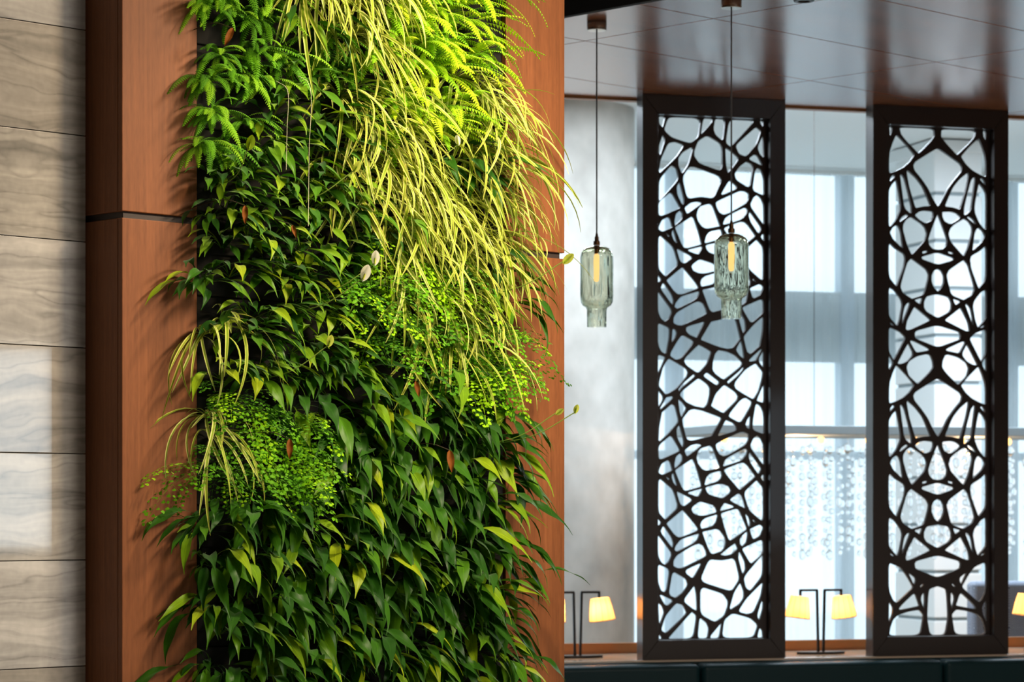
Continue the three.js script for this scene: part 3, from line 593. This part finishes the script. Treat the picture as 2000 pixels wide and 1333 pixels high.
function pattern1() {
  const c = scrAt(1280 + 790 / 7.2046, 710 + 220 / 7.2046, SETBACK), c2 = scrAt(1280 + 790 / 7.2046, 875 + 735 / 7.2046, SETBACK), period = 2 * (c[1] - c2[1]), out = [];
  HOLES1.forEach((h, i) => {
    const l = h.map(([x, y]) => { const q = scrAt(1280 + x / 7.2046, 710 + y / 7.2046, SETBACK); return [q[0] - c[0], q[1] - c[1]]; });
    for (const s of i ? [1, -1] : [1]) for (let k = -2; k <= 2; k++) out.push(l.map(([x, y]) => [s * x, s * y + k * period]));
  });
  const lim = scrAt(1390, 388.5, SETBACK)[1] - c[1], mid = (p) => { let a = 1e9, b = -1e9; for (const [, y] of p) { a = Math.min(a, y); b = Math.max(b, y); } return (a + b) / 2; };
  const kept = out.filter((p) => Math.abs(mid(p)) < lim);
  for (const h of ENDS1) { const l = h.map(([x, y]) => { const q = scrAt(1280 + x / 7.2046, 710 + y / 7.2046, SETBACK); return [q[0] - c[0], q[1] - c[1]]; }); kept.push(l, l.map(([x, y]) => [-x, -y])); }
  return kept.map((p) => p.map(([x, y]) => [x + c[0], y + c[1]]));
}
function pattern2() {
  const m = (x, y) => scrAt(1730 + x / 7.4045, 235 + y / 7.4045, SETBACK), ax = m(755, 3000)[0], out = [];
  const put = (h, dy, cen) => { const l = h.map(([x, y]) => m(x, y + dy)).map(([x, y]) => [x, y]); const r = l.map(([x, y]) => [2 * ax - x, y]).reverse(); if (cen) out.push([...l, ...r.slice(1, -1)]); else out.push(l, r); };
  for (const dy of [0, 3333]) { CEN2.forEach((h) => put(h, dy, true)); LEFT2.forEach((h) => put(h, dy, false)); }
  LOW2.forEach((h) => put(h, 0, false)); TOP2.forEach((h) => put(h, 0, false)); FOOT2C.forEach((h) => put(h, 0, true)); FOOT2.forEach((h) => put(h, 0, false));
  return out;
}
function fretScreen(x0, holes, label) {
  const W = 0.752, ST = 0.082, RT = 0.097, top = CEIL, bot = LEDGE, dep = 0.089;
  const o = thing('fretwork_screen', label, 'screen', V3(0, 0, 0)); place(o, SCR_O, SCR_T, x0, bot, 0);
  const H = top - bot, piece = (pts) => { const g = new THREE.ExtrudeGeometry(new THREE.Shape(pts.map(([x, y]) => new THREE.Vector2(x, y))), { depth: dep - 0.006, bevelEnabled: true, bevelSize: 0.0015, bevelThickness: 0.003, bevelSegments: 1 }); g.translate(0, 0, -dep + 0.003); return g; };
  const e = 0.0018;
  mesh('stile', piece([[e, e], [ST - e, RT], [ST - e, H - RT], [e, H - e]]), M.screen, o);
  mesh('stile', piece([[W - e, e], [W - e, H - e], [W - ST + e, H - RT], [W - ST + e, RT]]), M.screen, o);
  mesh('rail', piece([[2 * e, e], [W - 2 * e, e], [W - ST - e, RT - e], [ST + e, RT - e]]), M.screen, o);
  mesh('rail', piece([[ST + e, H - RT + e], [W - ST - e, H - RT + e], [W - 2 * e, H - e], [2 * e, H - e]]), M.screen, o);
  const ix0 = ST + 0.0005, ix1 = W - ST - 0.0005, iy0 = RT + 0.0005, iy1 = H - RT - 0.0005, pad = 0.0;
  const sh = new THREE.Shape([[ix0, iy0], [ix1, iy0], [ix1, iy1], [ix0, iy1]].map(([x, y]) => new THREE.Vector2(x, y)));
  for (const h of holes) {
    let p = clipRect(h.map(([x, y]) => [x - x0, y - bot]), ix0 + 0.004, ix1 - 0.004, iy0 + 0.003, iy1 - 0.003);
    if (p.length < 3 || Math.abs(area(p)) < 4e-5) continue;
    if (area(p) > 0) p.reverse();
    sh.holes.push(new THREE.Path(fillet(p).map(([x, y]) => new THREE.Vector2(x, y))));
  }
  const g = new THREE.ExtrudeGeometry(sh, { depth: 0.018, bevelEnabled: false }); g.translate(0, 0, SETBACK - 0.018);
  mesh('fretwork', g, M.fret, o);
  return o;
}
fretScreen(0, pattern1(), 'dark brown fretwork screen with irregular cobweb-like openings');
fretScreen(1.221, pattern2(), 'dark brown fretwork screen with mirrored symmetrical openings');

// ------------------------------------------------------------------ ledge, bench, lamps
{
  const o = thing('ledge', 'glossy brown timber ledge carrying screens and table lamps', 'ledge', SCR_O, SCR_T);
  mesh('top', box(-1.6, 3.6, LEDGE - 0.03, LEDGE, -0.62, 0.012, 0.004), M.ledge, o);
  mesh('upstand', box(-1.6, 3.6, LEDGE - 0.03, LEDGE + 0.055, -0.65, -0.621, 0.003), M.upstand, o);
  mesh('base', box(-1.6, 3.6, 0, LEDGE - 0.03, -0.62, -0.01), M.screen, o);
}
{
  const o = thing('banquette', 'dark green leather banquette below the fretwork screens', 'bench', SCR_O, SCR_T);
  const seams = [-1.04, 0.253, 1.545, 2.84];
  for (let i = 0; i < 3; i++) mesh('back_cushion', new RoundedBoxGeometry(seams[i + 1] - seams[i] - 0.006, 0.5, 0.13, 5, 0.03).translate((seams[i] + seams[i + 1]) / 2, 0.66, 0.085), M.leather, o);
  mesh('piping', tube([V3(-1.04, LEDGE - 0.014, 0.03), V3(0.9, LEDGE - 0.014, 0.03), V3(2.84, LEDGE - 0.014, 0.03)], 0.006, 30, 6), M.leather, o);
  for (let i = 0; i < 3; i++) mesh('seat_cushion', new RoundedBoxGeometry(seams[i + 1] - seams[i] - 0.006, 0.16, 0.55, 4, 0.03).translate((seams[i] + seams[i + 1]) / 2, 0.38, 0.3), M.leather, o);
  mesh('plinth', box(-1.04, 2.84, 0, 0.3, 0.02, 0.5), M.black, o);
}
function shadeGeo() {
  const nu = 96, nv = 6, pos = [], idx = [], H = 0.112;
  for (let j = 0; j <= nv; j++) for (let i = 0; i <= nu; i++) { const t = j / nv, a = i / nu * 2 * PI, r = lerp(0.062, 0.043, Math.pow(t, 1.25)) + 0.0026 * Math.cos(a * 24); pos.push(r * Math.cos(a), -H * (1 - t), r * Math.sin(a)); }
  for (let j = 0; j < nv; j++) for (let i = 0; i < nu; i++) { const a = j * (nu + 1) + i; idx.push(a, a + nu + 1, a + 1, a + 1, a + nu + 1, a + nu + 2); }
  const g = new THREE.BufferGeometry(); g.setAttribute('position', new THREE.Float32BufferAttribute(pos, 3)); g.setIndex(idx); g.computeVertexNormals(); return g;
}
const SHADE = shadeGeo(), bar = (a, b, r = 0.0056) => { const d = b.clone().sub(a), g = new THREE.BoxGeometry(r * 2, d.length(), r * 2); g.applyQuaternion(new THREE.Quaternion().setFromUnitVectors(V3(0, 1, 0), d.clone().normalize())); g.translate((a.x + b.x) / 2, (a.y + b.y) / 2, (a.z + b.z) / 2); return g; };
const RIBS = mergeGeometries([...Array(12)].map((_, k) => { const a = (k + 0.5) / 12 * 2 * PI, c = Math.cos(a), q = Math.sin(a); return tube([[0, 0.0475], [0.5, 0.0585], [1, 0.066]].map(([t, r]) => V3(r * c, -0.112 * t, r * q)), 0.0009, 6, 5); }));
function tableLamp(px, label) {
  const z = -0.3, [x] = scrAt(px, 1268, z), o = thing('table_lamp', label, 'lamp', V3(0, 0, 0)); place(o, SCR_O, SCR_T, x, LEDGE, z);
  const b = new THREE.CylinderGeometry(0.13, 0.132, 0.012, 48); b.scale(1, 1, 0.42); b.translate(0, 0.006, 0); mesh('base', b, M.black, o);
  for (const s of [-1, 1]) {
    const top = 0.325, arm = s * 0.112;
    mesh('post', mergeGeometries([bar(V3(s * 0.014, 0.012, 0), V3(s * 0.021, top, 0)), bar(V3(s * 0.018, top, 0), V3(arm + s * 0.0046, top, 0)), bar(V3(arm, top, 0), V3(arm, top - 0.028, 0))]), M.black, o);
    const sh = mesh('shade', SHADE, M.shade, o); sh.position.set(arm + s * 0.004, top - 0.03, 0); sh.rotation.z = s * 0.13;
    mesh('rib', RIBS, M.trim, sh);
    const ring = mesh('shade_band', new THREE.TorusGeometry(0.0625, 0.0022, 6, 48).rotateX(PI / 2).translate(0, -0.111, 0), M.trim, sh);
    mesh('bulb', new THREE.SphereGeometry(0.018, 12, 10).translate(0, -0.055, 0), M.bulb, sh);
    const l = new THREE.PointLight(0xffb870, 0.24); l.position.set(arm, top - 0.085, 0); o.add(l); l.castShadow = true; l.shadow.radius = 0.8;
  }
}
tableLamp(1128, 'twin-armed black table lamp in front of the round concrete column');
tableLamp(1603, 'twin-armed black table lamp standing between the two fretwork screens');
tableLamp(2045, 'twin-armed black table lamp beside the grey woven chair');

// ------------------------------------------------------------------ pendants
const PEND = lathe([[0.008, 0.337], [0.03, 0.335], [0.052, 0.327], [0.064, 0.312], [0.069, 0.29], [0.069, 0.13], [0.067, 0.105], [0.059, 0.09], [0.045, 0.081], [0.041, 0.072], [0.040, 0], [0.0365, 0], [0.0372, 0.074], [0.042, 0.085], [0.056, 0.0945], [0.063, 0.108], [0.065, 0.13], [0.065, 0.29], [0.0605, 0.309], [0.05, 0.322], [0.03, 0.329], [0.008, 0.331], [0.008, 0.337]].reverse(), 56);
function pendant(px, pyTop, label) {
  const Dp = (CEIL - EYE) * F / (HOR - pyTop), X = (px - 1000) / F * Dp, y = 2.418;
  const o = thing('pendant_lamp', label, 'lamp', P(X, Dp, y));
  mesh('glass_shade', PEND, M.smoke, o);
  mesh('cap', lathe([[0, 0.342], [0.0135, 0.341], [0.0135, 0.357], [0.009, 0.36], [0.009, 0.374], [0.006, 0.378], [0.0045, 0.39], [0, 0.39]], 20), M.brass, o);
  mesh('socket', new THREE.CylinderGeometry(0.0105, 0.0105, 0.034, 16).translate(0, 0.322, 0), M.brass, o);
  mesh('bulb', new THREE.CapsuleGeometry(0.0115, 0.095, 4, 14).translate(0, 0.247, 0), M.filament, o);
  const l = new THREE.PointLight(0xffb050, 0.35); l.position.set(0, 0.247, 0); l.castShadow = true; l.shadow.radius = 0.5; o.add(l);
  mesh('rod', new THREE.CylinderGeometry(0.0032, 0.0032, CEIL - y - 0.405, 8).translate(0, (CEIL - y - 0.025 + 0.385) / 2, 0), M.rod, o);
  mesh('canopy', lathe([[0, CEIL - y - 0.001], [0.041, CEIL - y - 0.001], [0.041, CEIL - y - 0.036], [0.038, CEIL - y - 0.038], [0, CEIL - y - 0.038]], 32), M.steel, o);
}
pendant(1165.5, 42, 'smoked glass bottle pendant hanging in front of the concrete column');
pendant(1428.5, -2, 'smoked glass bottle pendant hanging in front of the cobweb-pattern screen');

{
  const Dp = (CEIL - EYE) * F / 1003, o = thing('ceiling_downlight', 'small black downlight ring set in the boarded ceiling', 'light', P((1570 - 1000) / F * Dp, Dp, CEIL));
  mesh('ring', lathe([[0.024, 0], [0.024, -0.012], [0.04, -0.012], [0.042, -0.006], [0.042, 0]], 28), M.black, o);
  mesh('lens', new THREE.CylinderGeometry(0.024, 0.024, 0.003, 24).translate(0, -0.003, 0), M.black, o);
}
// ------------------------------------------------------------------ columns, chandelier and chair of the window bay
{
  const Dp = 16.2, o = structure('column_1', new THREE.CylinderGeometry(0.46, 0.46, 4.07, 72, 1).translate(0, 2.035, 0), M.concrete, 'round grey concrete column behind the table lamp', 'column');
  o.position.copy(P((1090 - 1000) / F * Dp, Dp));
}
{
  const Dp = 17.4, o = thing('column_2', 'square white column of stacked blocks behind the mirrored screen', 'column', P((1825 - 1000) / F * Dp, Dp), SCR_T, null, 'structure');
  const h = 0.307, y0 = 0.03;
  for (let k = 0; k < 13; k++) mesh('block', new RoundedBoxGeometry(0.34, h - 0.022, 0.6, 1, 0.006).translate(0.17, y0 + k * h + h / 2, -0.3), M.white, o);
  mesh('core', box(0.015, 0.325, 0, 4.06, -0.585, -0.015), M.slab, o);
  mesh('capital', box(-0.03, 0.37, 3.98, 4.06, -0.63, 0.03, 0.006), M.white, o);
}
{
  const Dp = 15.8, o = thing('chandelier', 'long crystal chandelier with a grey tray and glass drops', 'chandelier', P(2.1, Dp, 2.14), SCR_T);
  mesh('tray', box(-1.1, 2.2, -0.05, 0.0, -0.4, 0.4, 0.004), M.slab, o);
  for (const x of [-0.35, 1.3]) mesh('cable', new THREE.CylinderGeometry(0.002, 0.002, 1.93, 6).translate(x, 0.965, 0), M.rod, o);
  for (const x of [-0.35, 1.3]) mesh('canopy', new THREE.CylinderGeometry(0.04, 0.04, 0.02, 20).translate(x, 1.92, 0), M.white, o);
  seed = 57;
  const drop = new THREE.IcosahedronGeometry(1, 1), nrm = (g) => g;
  const strands = [];
  for (let v = 0; v < 5; v++) {
    const parts = [], len = rr(0.42, 0.7), n = 9 + Math.floor(rr(0, 6)); let w = new THREE.CylinderGeometry(0.0006, 0.0006, len, 4).toNonIndexed(); w.translate(0, -len / 2, 0); parts.push(w);
    for (let k = 0; k < n; k++) { const r = rr(0.009, 0.022), d = drop.clone(); d.scale(r, r * rr(1, 1.6), r); d.translate(rr(-0.006, 0.006), -len * (0.12 + 0.88 * k / (n - 1)), rr(-0.006, 0.006)); parts.push(d); }
    strands.push(mergeGeometries(parts));
  }
  for (let i = 0; i < 26; i++) for (let j = 0; j < 4; j++) { const m = mesh('strand', strands[(i * 3 + j * 2) % 5], M.crystal, o); m.position.set(-1.02 + i * 0.124 + rr(-0.03, 0.03), -0.05, -0.3 + j * 0.2 + rr(-0.03, 0.03)); m.rotation.y = rr(0, 6); }
  for (let i = 0; i < 11; i++) mesh('bulb', new THREE.SphereGeometry(0.022, 12, 8).translate(-0.95 + i * 0.3, -0.075, 0.1), M.bulb, o);
  for (const x of [-0.5, 0.6, 1.6]) { const l = new THREE.PointLight(0xffc890, 0.8); l.position.set(x, -0.12, 0.1); l.castShadow = true; o.add(l); }
}
{
  const z = -1.3, [x0] = scrAt(1893, 1200, z), o = thing('armchair', 'high-backed chair upholstered in grey dotted weave', 'chair', V3(0, 0, 0)); place(o, SCR_O, SCR_T, x0, 0, z);
  const u = (g) => planarUV(g, 9);
  mesh('backrest', u(new RoundedBoxGeometry(0.62, 0.86, 0.1, 4, 0.03).translate(0.31, 0.83, 0)), M.weave, o);
  mesh('seat', u(new RoundedBoxGeometry(0.6, 0.13, 0.5, 4, 0.03).translate(0.31, 0.44, -0.28)), M.weave, o);
  for (const [x, zz] of [[0.05, 0], [0.57, 0], [0.05, -0.48], [0.57, -0.48]]) mesh('leg', new THREE.CylinderGeometry(0.016, 0.012, 0.4, 10).translate(x, 0.2, zz), M.black, o);
}

// ------------------------------------------------------------------ unseen spotlights, out of view, placed to light the living wall
function unseenSpot(s, y, n, ts, ty, intensity, color, angle, pen, label, soft = 18) {
  const o = thing('unseen_spotlight', label, 'lamp', V3(0, 0, 0)); place(o, WALL_O, WALL_T, s, y, n);
  const dir = V3(ts - s, ty - y, 0 - n).normalize(), q = new THREE.Quaternion().setFromUnitVectors(V3(0, -1, 0), dir);
  const can = mesh('can', lathe([[0, 0.16], [0.05, 0.16], [0.055, 0.15], [0.055, 0], [0.05, 0], [0.05, 0.03], [0, 0.03]], 24), M.black, o); can.quaternion.copy(q);
  const disc = mesh('lens', new THREE.CylinderGeometry(0.048, 0.048, 0.004, 24).translate(0, 0.02, 0), M.bulb, o); disc.quaternion.copy(q);
  mesh('stem', new THREE.CylinderGeometry(0.008, 0.008, 4.6 - y - 0.1, 8).translate(0, (4.6 - y + 0.1) / 2, 0), M.black, o);
  const l = new THREE.SpotLight(color, intensity, 0, angle, pen); l.position.copy(dir.clone().multiplyScalar(0.03)); l.target.position.copy(dir.clone().multiplyScalar(3)); l.castShadow = true; l.shadow.radius = soft; o.add(l, l.target);
}
unseenSpot(2.1, 4.4, 4.1, 1.15, 2.8, 84, 0xffdfb6, 0.41, 1, 'unseen spotlight, out of view, lighting the whole living wall');
unseenSpot(2.5, 4.4, 3.9, 1.1, 2.7, 52, 0xffe4c0, 0.34, 0.9, 'unseen spotlight, out of view, lighting the cascading spider plants');

function hallFillLight(X, Dp, label) {  // added fill panel out of view, softening shade in the near hall
  const o = thing('added_fill_light', label, 'light', P(X, Dp, 4.6));
  mesh('frame', box(-0.78, 0.78, -0.03, 0, -0.78, 0.78), M.black, o);
  mesh('diffuser', box(-0.75, 0.75, -0.034, -0.03, -0.75, 0.75), M.fillGlow, o);
  const l = new THREE.RectAreaLight(0xfff4e8, 30, 1.5, 1.5); l.position.set(0, -0.04, 0); l.rotation.x = -PI / 2; o.add(l);
}
hallFillLight(3.2, 5.0, 'added fill light panel in front of the stone tiled wall');
hallFillLight(4.9, 3.9, 'added fill light panel over the open hall');
unseenSpot(1.0, 4.3, 1.25, 0.95, 1.8, 32, 0xffe8c8, 0.6, 0.8, 'unseen spotlight, out of view, grazing the living wall from above', 6);  // unseen overhead spot, placed to light the leaf tops
scene.traverse((o) => { if (o.isMesh) { o.castShadow = true; o.receiveShadow = true; } });
renderer.render(scene, camera);
